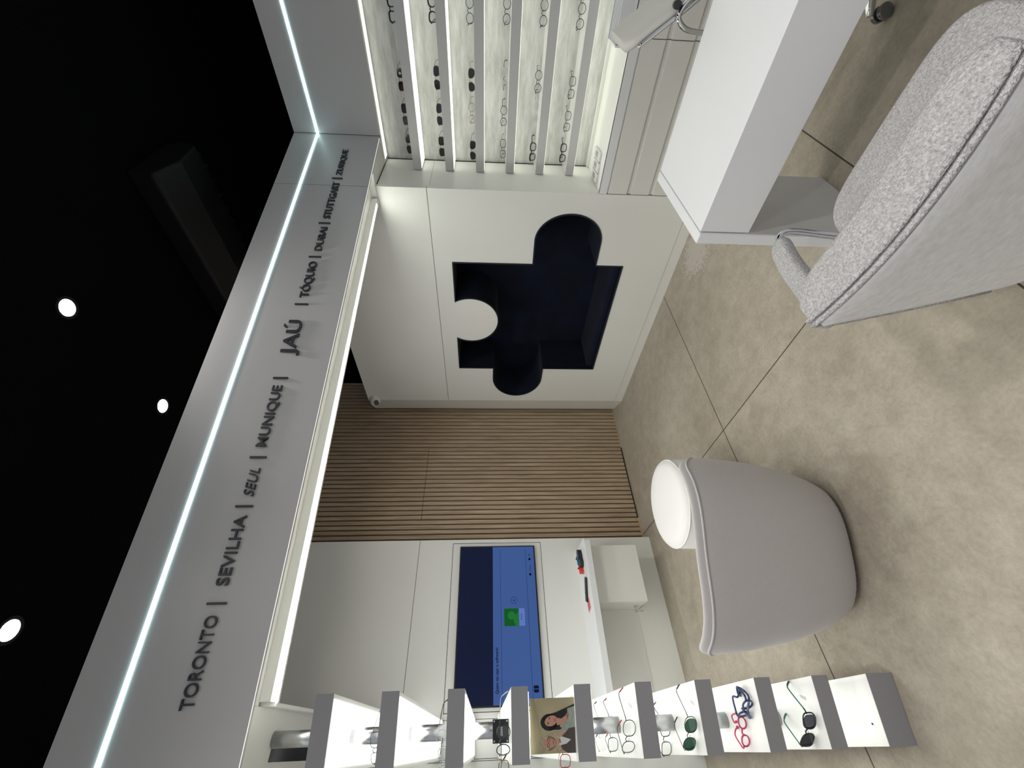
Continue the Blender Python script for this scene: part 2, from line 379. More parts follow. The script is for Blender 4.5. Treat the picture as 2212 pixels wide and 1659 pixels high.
k = MB()
for i in range(6):
    for j in (-1, 0, 1): k.box(j*.011-.003, -.03+i*.018, .016, j*.011+.003, -.022+i*.018, .0175)
k.build('button', mat('button_grey', (.10, .10, .10), .5), g)
tag(g, 'slim black television remote beside the game controller', 'remote control')
g = empty('printed_card', (-3.475, .765, .700), R(12))
k = MB(); k.box(-.055, -.045, 0, .055, .045, .0015); k.build('card', mat('card_white', (.7, .68, .66), .5), g)
k = MB(); k.box(-.053, -.035, .0015, .03, .043, .0018); k.build('print', mat('card_red', (.55, .09, .09), .5, noise=(120, .5)), g)
tag(g, 'small red and white printed card lying near the remote', 'card')

# ------------------------------------------------------------------ puzzle wall
PY = 2.81; q = .959
def hole(off=0):
    o = off
    L_, R_, B_, T_ = -3.004+o, -1.803-o, .429+o, 1.778-o
    # clockwise from lower left, knob right low, knob left, bite from the top
    kr = (-1.592, 1.5+(-.62)*q, .0); kz = 1.5+(.886-1.5)*q     # right knob: centre height
    P = [(L_, B_), (R_, B_)]
    zc, rr = .915, .237-o
    # right knob: neck between z .643 and 1.153
    P += [(R_, .644+o)] + arc(-1.640, .899, .255-o, -72, 72, 26)[0:0]
    knob = [(R_, .645+o)]
    for t in range(-90, 91, 6): knob.append((-1.605+(.216-o)*math.cos(R(t)), .902+(.254-o)*math.sin(R(t))))
    knob[1] = (-1.605, .648+o)
    knob += [(R_, 1.153-o)]
    P = [(L_, B_), (R_, B_)] + knob + [(R_, T_)]
    bc, bz, br = (-2.391, 1.648, .238+o)
    aa = math.degrees(math.asin(min(1, (T_-bz)/br)))
    P += [(bc+br*math.cos(R(t)), bz+br*math.sin(R(t))) for t in [aa-(180+2*aa)*i/40 for i in range(41)]]
    P += [(L_, T_), (L_, 1.443-o)]
    for t in range(90, 271, 6): P.append((-3.145+(.282-o)*math.cos(R(t)), 1.192+(.251-o)*math.sin(R(t))))
    P += [(L_, .940+o)]
    return P
XL, XR, ZT = -3.515, -1.245, 2.77
k = MB()
ZS = 1.916
k.prism([(XL, .083), (XR, .083), (XR, ZS-.002), (XL, ZS-.002)], PY, PY+.03, holes=[hole(0)], ax='y')
k.box(XL, PY, ZS+.002, XR, PY+.03, ZT)
k.box(XL+.01, PY+.014, .0, XR-.01, PY+.0295, .09, 1); k.box(XL+.01, PY+.006, ZS-.02, XR-.004, PY+.0295, ZS+.02, 1)
k.box(XL, PY+.003, 0, XR, PY+.026, .0805)         # plinth
k.box(XL, PY+.03, 0, -3.455, 3.29, ZT); k.box(XL, PY+.031, ZT-.02, XR, 3.29, ZT)
k.box(XL, 3.27, 0, XR, 3.29, ZT-.02)
# splayed return to the slatted wall
k.prism([(XL, PY), (XL, PY+.03), (-3.80, 2.945), (-3.80, 2.915)], 0, ZT)
# return panel beside the eyewear shelves
k.box(XR-.02, PY+.03, .0, XR, 3.29, 1.8995); k.box(XR-.02, PY+.03, 1.9015, XR, 3.29, 2.243)
pw = struct(k.build('wall_right', [WHITE, GAP]))
k = MB()                                      # navy lined seat niche
o_, i_ = hole(.001), hole(.001); n = len(o_); D0, D1 = PY-.004, PY+.42
k.v += [(x, D0, z) for x, z in o_] + [(x, D1, z) for x, z in i_]
for i in range(n): k.f.append([i, (i+1) % n, n+(i+1) % n, n+i]); k.mi.append(0); k.sm.append(False)
tri = tessellate_polygon([[Vector((x, z, 0)) for x, z in i_]])
for t in tri: k.f.append([n+a for a in t]); k.mi.append(0); k.sm.append(False)
k2 = MB(); k2.prism(hole(.0), PY-.005, PY+.002, holes=[hole(.010)], ax='y')
nl = k.build('niche_lining', NAVY, pw)
nl.modifiers.new('sol', 'SOLIDIFY').thickness = .004
k2.build('niche_edging', mat('navy_edging', (.004, .010, .018), .7), pw)
k = MB(); k.prism(hole(.02), PY+.08, PY+.41, ax='y')
# padded seat: fill of the lower strip so that a soft bottom cushion shows
k = MB(); k.box(-2.995, PY+.03, .431, -1.812, PY+.415, .500); k.build('niche_cushion', NAVY, pw, bevel=.02)
# dome camera at the wall corner
dc = empty('security_camera', (-3.505, PY, 2.695))
k = MB(); k.tube([(0, 0, 0), (0, -.028, 0)], .056, 24); k.build('mount', WHITE, dc, bevel=.004)
k = MB(); rows = []
for i in range(9):
    a = R(i*10); rows.append([(.050*math.cos(a)*math.cos(t), -.028-.050*math.sin(a)*1.1, .050*math.cos(a)*math.sin(t)) for t in [j*2*PI/20 for j in range(20)]])
k.grid(rows, capb=True); k.build('dome', WHITE, dc)
k = MB(); k.tube([(.014, -.050, -.018), (.030, -.078, -.032)], .026, 18); k.build('lens', BLK, dc)
tag(dc, 'small white dome camera at the top corner of the puzzle wall', 'security camera')

# ------------------------------------------------------------------ overhead fascia and soffit
P0 = Vector((-1.055, 3.147, 0)); T = Vector((-.212, -.977, 0)).normalized(); Nn = Vector((T.y, -T.x, 0))   # Nn points to the tv side
FB, FT = 2.245, 2.812
def FP(s, d=0): v = P0+T*s+Nn*d; return (v.x, v.y)
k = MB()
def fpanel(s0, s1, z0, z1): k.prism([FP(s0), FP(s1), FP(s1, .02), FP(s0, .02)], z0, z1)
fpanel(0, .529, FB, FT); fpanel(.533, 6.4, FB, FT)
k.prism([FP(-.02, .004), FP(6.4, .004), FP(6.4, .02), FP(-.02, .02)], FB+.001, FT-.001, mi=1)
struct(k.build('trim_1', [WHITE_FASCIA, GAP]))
k = MB(); k.box(-1.052, 3.147, FB, 3.0, 3.167, FT); struct(k.build('trim_2', WHITE_FASCIA))
# soffit behind the fascia (open area side) and over the display side
inn = lambda y: -1.313+(y-2.812)*.2007
k = MB()
k.prism([FP(.355, .02), FP(3.10, .02), (inn(.118), .118), (inn(2.80), 2.80)], FB+.040, FB+.055)
k.prism([FP(0, .02), FP(.355, .02), (inn(2.80), 2.80), (-1.244, 2.80), (-1.244, 3.167), (-1.052, 3.167)], FB+.004, FB+.055)
k.prism([(-1.244, 3.167), (3.0, 3.167), (3.0, 3.30), (-1.244, 3.30)], FB+.001, FB+.02)
# ceiling over the shelves divider side (y below .12)
k.prism([FP(3.10, .02), FP(6.4, .02), (-3.71, -3.1), (-3.71, .118), (-1.90, .118)], FB+.050, FB+.065)
k.box(-3.715, .118, FB+.004, -1.90, .130, FT-.2)
k.prism([(inn(.13)-.062, .13), (inn(.13)-.075, .13), (inn(2.85)-.045, 2.80), (inn(2.85)-.03, 2.80)], FB, FT-.2)
k.prism([(inn(2.79), 2.79), (inn(.13), .13), (inn(.13)-.060, .13), (inn(2.79)-.034, 2.79)], FB+.002, FB+.060)
struct(k.build('trim_3', WHITE))
# led lines
k = MB(); e = .004
k.prism([FP(0, -e), FP(6.4, -e), FP(6.4, .001), FP(0, .001)], 2.651, 2.663)
k.box(-1.05, 3.1435, 2.649, 3.0, 3.148, 2.664)
led = k.build('led_strip', LED_COOL); tag(led, 'thin icy blue light line running along the white overhead fascia', 'light strip')
k = MB(); k.prism([(inn(2.74), 2.74), (inn(.13), .13), (inn(.13)-.060, .13), (inn(2.74)-.034, 2.74)], FB+.0005, FB+.0015)
led2 = k.build('led_strip', LED_WARM); tag(led2, 'wide white light profile under the inner edge of the fascia with city names', 'light strip')
k = MB(); k.prism([FP(.02, .001), FP(6.4, .001), FP(6.4, .004), FP(.02, .004)], FB-.001, FB-.0002)
k.build('lip_glow', emis('lip_led', (.95, 1, .92), 1.2), led2)
k = MB(); k.prism([FP(.02, .0205), FP(6.4, .0205), FP(6.4, .024), FP(.02, .024)], FB+.006, FB+.016); k.build('cove_light', emis('cove_led', (.97, 1, .90), 5.0), led2)

# city names on the fascia
FM = Matrix((( -T.x, 0, -Nn.x, 0), (-T.y, 0, -Nn.y, 0), (0, 1, 0, 0), (0, 0, 0, 1)))
CAP = .73
cities = [('TORONTO', 3.112, 2.850, 2.4245, .0435, 0, 0), ('SEVILHA', 2.757, 2.513, 2.4225, .044, .018, 0), ('SEUL', 2.440, 2.325, 2.420, .0415, -.002, .28),
 ('MUNIQUE', 2.233, 1.942, 2.424, .0435, .018, 0), ('JAÚ', 1.780, 1.575, 2.413, .068, .030, 0), ('TÓQUIO', 1.428, 1.180, 2.421, .044, .022, 0),
 ('DUBAI', 1.095, .912, 2.4175, .041, 0, 0), ('STUTTGART', .835, .508, 2.419, .043, .008, 0), ('ZURIQUE', .436, .176, 2.422, .038, 0, 0)]
bars = [2.813, 2.478, 2.279, 1.902, 1.472, 1.142, .875, .468]
for nm, s0, s1, z, h, off, shr in cities:
    x, y = FP(s0, -.006)
    o = text_mesh(nm, 1, DARKTXT, (x, y, z), FM, None, ext=.004, off=off*.5, shear=shr, fit=(s0-s1, h, CAP), name='city_lettering')
    wt = {'TORONTO': 'light', 'SEUL': 'thin slanted', 'DUBAI': 'thin narrow', 'ZURIQUE': 'thin narrow', 'STUTTGART': 'narrow'}.get(nm, 'bold')
    tag(o, 'raised grey %s letters spelling %s on the white fascia' % (wt, nm), 'sign', 'city names on the fascia')
nbr = [('TORONTO', 'SEVILHA'), ('SEVILHA', 'SEUL'), ('SEUL', 'MUNIQUE'), ('MUNIQUE', 'JAÚ'), ('JAÚ', 'TÓQUIO'), ('TÓQUIO', 'DUBAI'), ('DUBAI', 'STUTTGART'), ('STUTTGART', 'ZURIQUE')]
for s_, (a, b) in zip(bars, nbr):
    k = MB(); k.prism([FP(s_-.004, -.008), FP(s_+.004, -.008), FP(s_+.004, -.0005), FP(s_-.004, -.0005)], 2.411, 2.476)
    tag(k.build('divider_bar', DARKTXT), 'thin grey upright bar between the words %s and %s' % (a, b), 'sign', 'upright bars between city names')

# ------------------------------------------------------------------ ceiling fittings
def downlight(x, y, label, visible=True, power=26):
    g = empty('recessed_downlight', (x, y, CEIL))
    k = MB(); k.prism(arc(0, 0, .052, 0, 360, 28)[:-1], -.006, -.0005, holes=[arc(0, 0, .039, 0, 360, 28)[:-1]]); k.build('ring', ACBLK, g)
    k = MB(); k.prism(arc(0, 0, .038, 0, 360, 28)[:-1], -.004, -.002); k.build('lens', LAMP, g)
    l = bpy.data.lights.new('downlight', 'SPOT'); l.energy = power; l.spot_size = R(125); l.spot_blend = .9; l.shadow_soft_size = .05; l.color = (1, .965, .93)
    o = bpy.data.objects.new('downlight', l); o.location = (x, y, CEIL-.02); COL.objects.link(o)
    tag(g, label, 'ceiling light', 'round downlights in the black ceiling')
downlight(-1.276, 1.543, 'round white downlight in the black ceiling nearest the hanging air conditioner', power=22)
downlight(-2.003, 1.547, 'round white downlight in the black ceiling closest above the word MUNIQUE on the fascia', power=24)
downlight(-1.982, .398, 'round white downlight cut by the edge of the photo above the letters TORONTO', power=24)
for x, y, p_ in ((-.5, 1.25, 17), (-.45, .2, 34), (.75, 1.35, 17), (.7, .2, 75), (-.45, -1.0, 76), (.7, -1.0, 85), (-1.25, -1.2, 30)):  # added fill lamps, unseen, to brighten desk, chairs, floor and fascia
    downlight(x, y, 'added round fill downlight in the black ceiling outside the view', power=p_)
for x, y, p_ in ((-2.73, 1.55, 36), (-2.71, .398, 24)):  # added fill lamps, hidden by the fascia, to lift the inner walls
    downlight(x, y, 'added round fill downlight in the black ceiling hidden above the fascia', power=p_)
ac = empty('air_conditioner', (-1.62, 2.50, CEIL))
k = MB(); k.prism([(-.19, 0), (.22, 0), (.27, -.08), (.22, -.17), (-.02, -.20), (-.19, -.14)], -.60, .62, ax='x'); k.build('casing', ACBLK, ac, bevel=.02)
k = MB()
for i in range(2): k.box(-.55, .235+i*.018-.003, -.118-i*.035, .57, .262-i*.018, -.095-i*.030)
k.build('louver', ACBLK2, ac)
for i in range(12): bx('grille_fin', ACBLK2, -.5+i*.09, .20, -.165, -.495+i*.09, .262, -.085, parent=ac)
tag(ac, 'black hanging air conditioner unit under the dark ceiling', 'air conditioner')

# ------------------------------------------------------------------ eyewear wall: back, shelves, counter, drawers
k = MB(); k.box(-1.246, 3.286, .70, 3.0, 3.32, 2.27); struct(k.build('wall_eyewear', PLASTER))
ztop = [2.033, 1.806, 1.590, 1.377, 1.163, .945]; ord_ = ['highest', 'second highest', 'third highest', 'fourth highest', 'second lowest', 'lowest']
for z, on in zip(ztop, ord_):
    g = empty('display_shelf', (-1.242, 3.286, z))
    k = MB(); k.box(0, -.196, -.058, 3.6, -.001, 0); k.build('board', WHITE_FASCIA, g, bevel=.001)
    k = MB(); k.box(.01, -.188, -.0605, 3.58, -.008, -.0585); k.build('light_line', LED_SHELF, g)
    tag(g, '%s of the white glasses shelves on the grey textured wall' % on, 'shelf', 'glasses shelves on the wall')
k = MB(); k.box(-1.22, 3.20, 2.2435, 2.9, 3.27, 2.2455); lo = k.build('led_strip', LED_SHELF); tag(lo, 'short light line at the top of the glasses shelf recess', 'light strip')
ct = empty('counter_unit', (-1.243, 2.80, 0))
k = MB(); k.box(0, .012, .718, 3.9, .484, .742); k.build('worktop', WHITE, ct, bevel=.001)
k = MB(); k.box(0, .455, .742, 3.9, .484, .762); k.build('ledge', WHITE, ct, bevel=.002)
k = MB(); k.box(0, .010, .690, 3.9, .03, .742); k.build('front_edge', WHITE_COOL, ct)
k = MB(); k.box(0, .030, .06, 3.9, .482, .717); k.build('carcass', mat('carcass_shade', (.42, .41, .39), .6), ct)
for i, (x0, x1) in enumerate(((.004, .829), (.833, 1.66), (1.664, 2.49))):
    for z0, z1 in ((.553, .680), (.397, .524), (.07, .369)):
        k = MB(); k.box(x0, .008, z0, x1, .028, z1); k.box(x0, .020, z1, x1, .029, z1+.026); k.build('drawer', CABW, ct, bevel=.0012)
tag(ct, 'long white counter with handleless drawers under the glasses shelves', 'cabinet')
so = empty('power_outlet', (-1.135, 3.02, .742), R(5))
SOCK = mat('socket_plastic', (.72, .72, .73), .35)
for i, (dx, dy) in enumerate(((.066, .01), (0, .0), (-.066, -.005))):
    k = MB(); k.box(dx-.030, dy-.088, 0, dx+.030, dy+.088, .013); pt = k.build('socket_plate', SOCK, so, bevel=.003)
    k = MB(); k.prism([(dx-.017, dy-.03), (dx+.017, dy-.03), (dx+.017, dy+.03), (dx, dy+.042), (dx-.017, dy+.03)], .013, .0145); k.build('socket_hole', mat('socket_recess', (.35, .35, .36), .5), pt)
tag(so, 'white three gang power socket on the left end of the counter', 'power outlet')
lt = empty('tray_stack', (-.462, 2.835, .742))
k = MB(); k.box(0, 0, 0, .010, .18, .075); k.box(.010, .170, 0, .42, .18, .085); k.box(.010, 0, 0, .42, .170, .006); k.build('frame', WHITE_COOL, lt, bevel=.001)
GRY = mat('tray_grey', (.13, .135, .15), .5)
for i in range(5):
    k = MB(); k.box(.014, .004+i*.034, .006, .42, .011+i*.034, .080); k.box(.014, .011+i*.034, .006, .42, .036+i*.034, .066, 1); k.build('tray', [WHITE_COOL, GRY], lt)
tag(lt, 'low stack of grey and white trays on the counter behind the white office chair', 'tray')

# ------------------------------------------------------------------ eyeglasses
def lens_outline(shape, w_, h_, n=28, mirror=1):
    pts = []
    for i in range(n):
        a = 2*PI*i/n; c, s = math.cos(a), math.sin(a); e_ = {'round': 2.0, 'oval': 2.2, 'rect': 3.4, 'aviator': 2.5, 'hex': 2.4, 'cat': 2.8}[shape]
        x = w_/2*math.copysign(abs(c)**(2/e_), c); z = h_/2*math.copysign(abs(s)**(2/e_), s)
        if shape == 'aviator': x *= 1+.12*s; z += -.0018*(1-abs(c))+(-.002*mirror*c)
        if shape == 'rect': x *= 1+.06*s
        if shape == 'cat' and s > 0: z += .003*mirror*c
        if shape == 'hex': kk = round(a/(PI/3)); a2 = a-kk*PI/3; rr = math.cos(PI/6)/max(.3, math.cos(a2 if abs(a2) < PI/6 else PI/6)); x *= .93+.07*rr; z *= .93+.07*rr
        pts.append((x, z))
    return pts
def glasses(loc, rz, label, group, shape='rect', fm=BLK, lens=LENS_CLEAR, r=.0014, w_=.050, h_=.038, rimless=False, tm=None, brow=0, tip=None, open_=1.0, name='eyeglasses'):
    g = empty(name, loc, rz); cz = h_/2+r+.0012; gx = w_/2+.0095; tm = tm or fm
    k = MB()
    for sgn in (-1, 1):
        o2 = lens_outline(shape, w_, h_, mirror=sgn)
        if not rimless: k.tube([(sgn*gx+x, .0009*(abs(sgn*gx+x)/.06)**2*9, cz+z) for x, z in o2], r, 6, closed=True)
        k.tube([(sgn*(gx+w_/2-.001), .006, cz+h_*.26), (sgn*(gx+w_/2+.006), .010, cz+h_*.27), (sgn*(gx+w_/2+.008), .018, cz+h_*.27)], r*1.1, 6)
        if brow: k.tube([(sgn*gx+x, .0, cz+z+.0006) for x, z in o2[1:14]], r*brow, 6)
        k.tube([(sgn*.0085, .002, cz+.002), (sgn*.0075, .008, cz-.004)], .0007, 5)
    k.tube(curve3([(-.0105, .0, cz+h_*.16), (0, -.001, cz+h_*.30), (.0105, .0, cz+h_*.16)], 5), r*1.05, 6)
    k.build('frame', fm, g)
    for sgn in (-1, 1):
        o2 = [(x*.985, z*.985) for x, z in lens_outline(shape, w_, h_, mirror=sgn)]
        k = MB(); k.prism([(sgn*gx+x, cz+z) for x, z in o2], .0012, .0026, ax='y'); k.build('lens', lens, g)
        x0 = sgn*(gx+w_/2+.008); z0 = cz+h_*.27
        x1 = x0 + (1-open_)*-sgn*.09
        k = MB(); pts = curve3([(x0, .018, z0), ((x0+x1)/2, .06, z0-.002), (x1, .105*max(.3, open_), z0-.006), (x1-sgn*.002, .125*max(.3, open_), z0-.020), (x1-sgn*.003, .138*max(.3, open_), .0035)], 5)
        k.tube(pts, [r*.95]*(len(pts)-7)+[max(r*1.5, .0018)]*7, 6, mi=0)
        t_ = k.build('temple', [tm], g)
        if tip:
            k = MB(); k.tube([(p.x, p.y, p.z) for p in pts[-8:]], max(r*1.7, .0022), 6); k.build('temple_tip', tip, t_)
    tag(g, label, 'eyeglasses', group); return g
rows = [(ztop[0], [(-.401, 'rect', BLK, LENS_CLEAR, 'bold black rectangular eyeglasses'), (-.733, 'rect', DKMETAL, LENS_BROWN, 'rimless brown tinted sunglasses with a round sticker'), (-.925, 'rect', DKMETAL, LENS_GREY, 'small dark grey metal sunglasses'), (-1.105, 'aviator', BLK, LENS_GREY, 'wrapped black sports sunglasses')]),
 (ztop[1], [(-.392, 'cat', BLK, LENS_CLEAR, 'thick black browline eyeglasses'), (-.715, 'aviator', DKMETAL, LENS_GREY, 'charcoal tinted metal sunglasses'), (-.916, 'aviator', DKMETAL, LENS_GREEN, 'olive tinted aviator sunglasses with thick arms'), (-1.112, 'rect', DKMETAL, LENS_GREEN, 'olive tinted square sunglasses')]),
 (ztop[2], [(-.388, 'round', BLUEF, LENS_CLEAR, 'thin blue round eyeglasses'), (-.717, 'aviator', GOLD, LENS_GREEN, 'gold rimmed green aviator sunglasses'), (-.900, 'round', GOLD, LENS_CLEAR, 'thin pale metal oval eyeglasses'), (-1.128, 'aviator', BLK, LENS_GREY, 'large dark grey aviator sunglasses')]),
 (ztop[3], [(-.382, 'round', DKMETAL, LENS_CLEAR, 'thin dark round eyeglasses'), (-.700, 'rect', DKMETAL, LENS_CLEAR, 'rimless eyeglasses with dark hooked arms'), (-.908, 'round', BLK, LENS_CLEAR, 'black and clear round eyeglasses'), (-1.110, 'rect', BLK, LENS_CLEAR, 'half rim eyeglasses with black corners')]),
 (ztop[4], [(-.379, 'round', DKMETAL, LENS_CLEAR, 'thin black oval eyeglasses'), (-.708, 'round', BLK, LENS_CLEAR, 'perfectly round thin black eyeglasses'), (-.878, 'oval', STEEL, LENS_CLEAR, 'almost invisible rimless eyeglasses'), (-1.122, 'rect', BLK, LENS_CLEAR, 'bold black rounded eyeglasses')]),
 (ztop[5], [(-.384, 'round', BLK, LENS_CLEAR, 'thin black oval eyeglasses nearest the tray stack'), (-.730, 'rect', DKMETAL, LENS_CLEAR, 'thin dark half rim eyeglasses'), (-.922, 'rect', DKMETAL, LENS_CLEAR, 'thin dark squarish eyeglasses'), (-1.121, 'rect', BLK, LENS_CLEAR, 'bold black squarish eyeglasses')])]
posn = ['fourth from end panel', 'third from end panel', 'second from end panel', 'beside end panel']
for (z, items), on in zip(rows, ord_):
    for j, (x, shp, fm, ln, lb) in enumerate(items):
        sun = ln is not LENS_CLEAR; rml = 'rimless' in lb
        bold = 'bold' in lb or 'thick black' in lb
        g = glasses((x, 3.165, z+.0003), R(random.uniform(-4, 4)), '%s, %s wall shelf, %s' % (lb, on, posn[j]), 'glasses on the wall shelves',
            shape=shp, fm=fm, lens=ln, r=.0030 if bold else (.0018 if not sun else .0013), w_=.052 if sun else .049, h_=(.040 if sun else (.042 if shp == 'round' else .037)),
            rimless=rml, brow=1.6 if bold else 0, tm=BLK if sun and 'gold' not in lb else None)
        if 'sticker' in lb:
            k = MB(); k.prism(arc(.0335, .024, .008, 0, 360, 16)[:-1], .0002, .0010, ax='y'); k.build('sticker', mat('sticker', (.7, .68, .68), .5), g)
# ------------------------------------------------------------------ glasses divider: ten lit planks between fascia and television wall
tops = [2.071, 1.851, 1.627, 1.409, 1.188, .969, .750, .529, .310, .100]
nm = ['topmost', 'second from the top', 'third from the top', 'fourth from the top', 'fifth from the top', 'fifth from the floor', 'fourth from the floor', 'third from the floor', 'second from the floor', 'bottom']
DV = mat('divider_white', (.82, .82, .80), .45, noise=(3, .01))
DVF = mat('divider_edge', (.30, .30, .315), .5)
for i, (z, on) in enumerate(zip(tops, nm)):
    g = empty('divider_plank', (-1.775, .139, z))
    th = .058 if i < 9 else .098
    k = MB(); k.prism([(-.002, 0), (-.054, -.202), (-1.935, -.228), (-1.935, -.010)], -th, 0); k.build('plank', DV, g)
    k = MB(); k.prism([(0, .0008), (-.052, -.2028), (-.054, -.2020), (-.002, .0008)], -th-.0005, .0005); k.build('edge_band', DVF, g)
    if i < 9:
        k = MB(); k.prism([(-.016, -.014), (-.064, -.190), (-1.90, -.210), (-1.90, -.026)], -th-.0035, -th-.0002); k.build('light_panel', LED_TOWER, g)
    tag(g, 'long white lit plank of the glasses divider, %s' % on, 'shelf', 'planks of the glasses divider')
edges = [FB+.004] + tops
for i in range(9):
    z1 = edges[i]-(.0 if i == 0 else .0)
    zt = (FB+.049) if i == 0 else tops[i-1]-.063
    zb = tops[i]
    k = MB(); k.lathe([(.026, zb+.0005), (.026, zt-.0005)], -2.095, .030, 28)
    tag(k.build('steel_post', STEEL), 'short brushed steel post standing on the divider plank %s' % nm[i], 'post', 'steel posts between divider planks')
bb = bx('cable_cover', BLK, -1.93, -.030, 2.085, -1.905, .004, 2.223); tag(bb, 'black cable cover hanging beside the topmost steel post of the divider', 'cable cover')
k = MB(); k.box(-1.93, -.031, 2.15, -1.9045, .005, 2.245)
# black name plate on a post
sg = empty('acrylic_sign', (-1.965, .025, tops[3]), R(0))
k = MB(); k.box(0, -.034, .003, .003, .034, .062); k.build('plate', BLK, sg, bevel=.0005)
k = MB()
for y in (-.028, .028):
    for z in (.009, .056): k.tube([(.003, y, z), (.0055, y, z)], .0028, 12)
k.build('screw', STEEL, sg)
text_mesh('ZEISS', .012, mat('sign_white', (.7, .7, .7), .5), (.0033, -.014, .026), MTV, sg, fit=(.026, .007, .73), name='sign_text')
k = MB(); k.box(-.012, -.036, 0, .006, .036, .003); k.build('foot', ACRYL, sg)
tag(sg, 'small black acrylic name plate with four screws on the divider', 'sign')
# poster of two women
ps = empty('photo_card', (-1.800, .105, tops[4]), 0)
dv = Vector((-.070, -.146, 0)); PWD = dv.length; dv.normalize(); nv = Vector((-dv.y, dv.x, 0)); nv = nv if nv.x > 0 else -nv
PM = Matrix(((-dv.x, 0, nv.x, 0), (-dv.y, 0, nv.y, 0), (0, 1, 0, 0), (0, 0, 0, 1)))
ps.matrix_world = Matrix.Translation((-1.800+dv.x*PWD, .105+dv.y*PWD, tops[4]+.0005)) @ PM
Wp, Hp = PWD, .155
pm = [mat('card_backdrop', (.40, .35, .21), .4, noise=(9, .12)), mat('card_hair_dark', (.012, .011, .013), .5), mat('card_skin', (.50, .27, .19), .5), mat('card_sage', (.30, .34, .28), .5, noise=(90, .12)),
      mat('card_hair_blonde', (.42, .33, .23), .5, noise=(160, .3)), mat('card_jacket', (.07, .055, .05), .5), mat('card_shirt', (.66, .64, .62), .5), mat('card_lip', (.35, .07, .07), .5)]
k = MB(); k.box(0, 0, -.002, Wp, Hp, 0); k.build('card', pm[0], ps)
def fig(mi, pts, lay): k.prism([(a*Wp, b*Hp) for a, b in pts], .0001+lay*.00012, .0002+lay*.00012, mi=mi)
def ell(cx, cy, rx, ry, n=20, rot=0): return [(cx+rx*math.cos(2*PI*i/n)*math.cos(rot)-ry*math.sin(2*PI*i/n)*math.sin(rot), cy+rx*math.cos(2*PI*i/n)*math.sin(rot)+ry*math.sin(2*PI*i/n)*math.cos(rot)) for i in range(n)]
k = MB()
fig(1, ell(.56, .57, .155, .20), 0); fig(1, [(.62, .72), (.70, .60), (.74, .42), (.82, .18), (.88, .0), (.44, .0), (.42, .35), (.42, .55)], 0)
fig(3, [(.28, 0), (.30, .10), (.40, .24), (.48, .34), (.55, .30), (.63, .16), (.80, .16), (.84, 0)], 1)
fig(2, [(.50, .40), (.52, .26), (.60, .16), (.70, .20), (.72, .12), (.62, .30), (.64, .42)], 2)
fig(2, ell(.585, .535, .095, .145, rot=.25), 3)
fig(1, ell(.545, .60, .026, .010, 10, .3), 4); fig(1, ell(.635, .57, .026, .010, 10, .1), 4); fig(7, ell(.60, .445, .035, .011, 12, .15), 4)
fig(4, ell(.185, .62, .135, .20), 5); fig(4, [(.05, .60), (.32, .62), (.38, .42), (.45, .28), (.40, .14), (.12, .12), (.02, .30)], 5)
fig(5, [(0, 0), (0, .18), (.08, .30), (.16, .34), (.30, .30), (.44, .14), (.46, 0)], 6)
fig(6, [(.14, .36), (.17, .20), (.24, .10), (.30, .30), (.28, .38)], 7)
fig(2, [(.17, .42), (.19, .32), (.27, .34), (.27, .46)], 7)
fig(2, ell(.195, .575, .085, .130, rot=-.1), 8)
k2 = k; fig(1, ell(.155, .605, .036, .030), 9); fig(1, ell(.242, .60, .036, .030), 9); fig(2, ell(.155, .605, .027, .021), 10); fig(2, ell(.242, .60, .027, .021), 10); fig(7, ell(.20, .495, .032, .010, 12), 9)
k.build('print', pm, ps)
k = MB(); k.box(.01, .0, -.04, Wp-.01, .003, -.002); k.build('stand', ACRYL, ps)
tag(ps, 'photo card of two smiling women, one dark haired, one blonde with glasses', 'picture')
# glasses on the planks
dg_ = 'glasses on the divider planks'; A = R(43)
def dgl(i, x, y, label, **kw): return glasses((x, y, tops[i]+.0003), kw.pop('rz', A), label, dg_, **kw)
dgl(1, -1.935, -.012, 'thin dark metal eyeglasses on the divider plank second from top', shape='rect', fm=DKMETAL, tm=BLUEF, r=.0010, w_=.052, h_=.042)
dgl(2, -1.965, -.01, 'transparent eyeglasses crowding the third divider plank from the top', shape='round', fm=CLEARF, tm=DKMETAL, r=.0016, w_=.048, h_=.042)
dgl(2, -2.03, -.055, 'pale metal eyeglasses just behind the transparent pair on the divider', shape='rect', fm=STEEL, r=.0010, w_=.048, h_=.036)
dgl(3, -1.885, -.005, 'large dark steel eyeglasses in front of the black name plate', shape='round', fm=DKMETAL, tm=STEEL, r=.0016, w_=.050, h_=.046)
dgl(3, -2.05, -.10, 'tortoise and silver eyeglasses half hidden behind the large dark pair', shape='rect', fm=GOLD, tm=BLK, r=.0018, w_=.048, h_=.036)
dgl(4, -2.02, -.09, 'red framed eyeglasses peeking out behind the photo card', shape='rect', fm=RED, tm=GOLD, r=.0014, w_=.046, h_=.036)
dgl(5, -1.882, -.012, 'gunmetal hexagonal eyeglasses on the plank under the photo card', shape='hex', fm=DKMETAL, tip=RED, r=.0013, w_=.054, h_=.044)
dgl(5, -2.13, .00, 'dark framed eyeglasses behind the hexagonal pair', shape='rect', fm=DKMETAL, tip=RED, r=.0012, rz=R(62))
dgl(5, -2.34, .0, 'rimless brown eyeglasses furthest back under the photo card', shape='rect', fm=GOLD, tip=BLK, r=.0010, rz=R(62), rimless=True)
dgl(6, -1.873, -.010, 'green tinted metal sunglasses with paper tag on the divider', shape='hex', fm=DKMETAL, lens=LENS_TEAL, tip=BLK, r=.0012, w_=.054, h_=.044)
dgl(6, -2.15, -.02, 'dark eyeglasses with blue arm tips behind the green sunglasses', shape='rect', fm=DKMETAL, tip=BLUEF, r=.0014, rz=R(62))
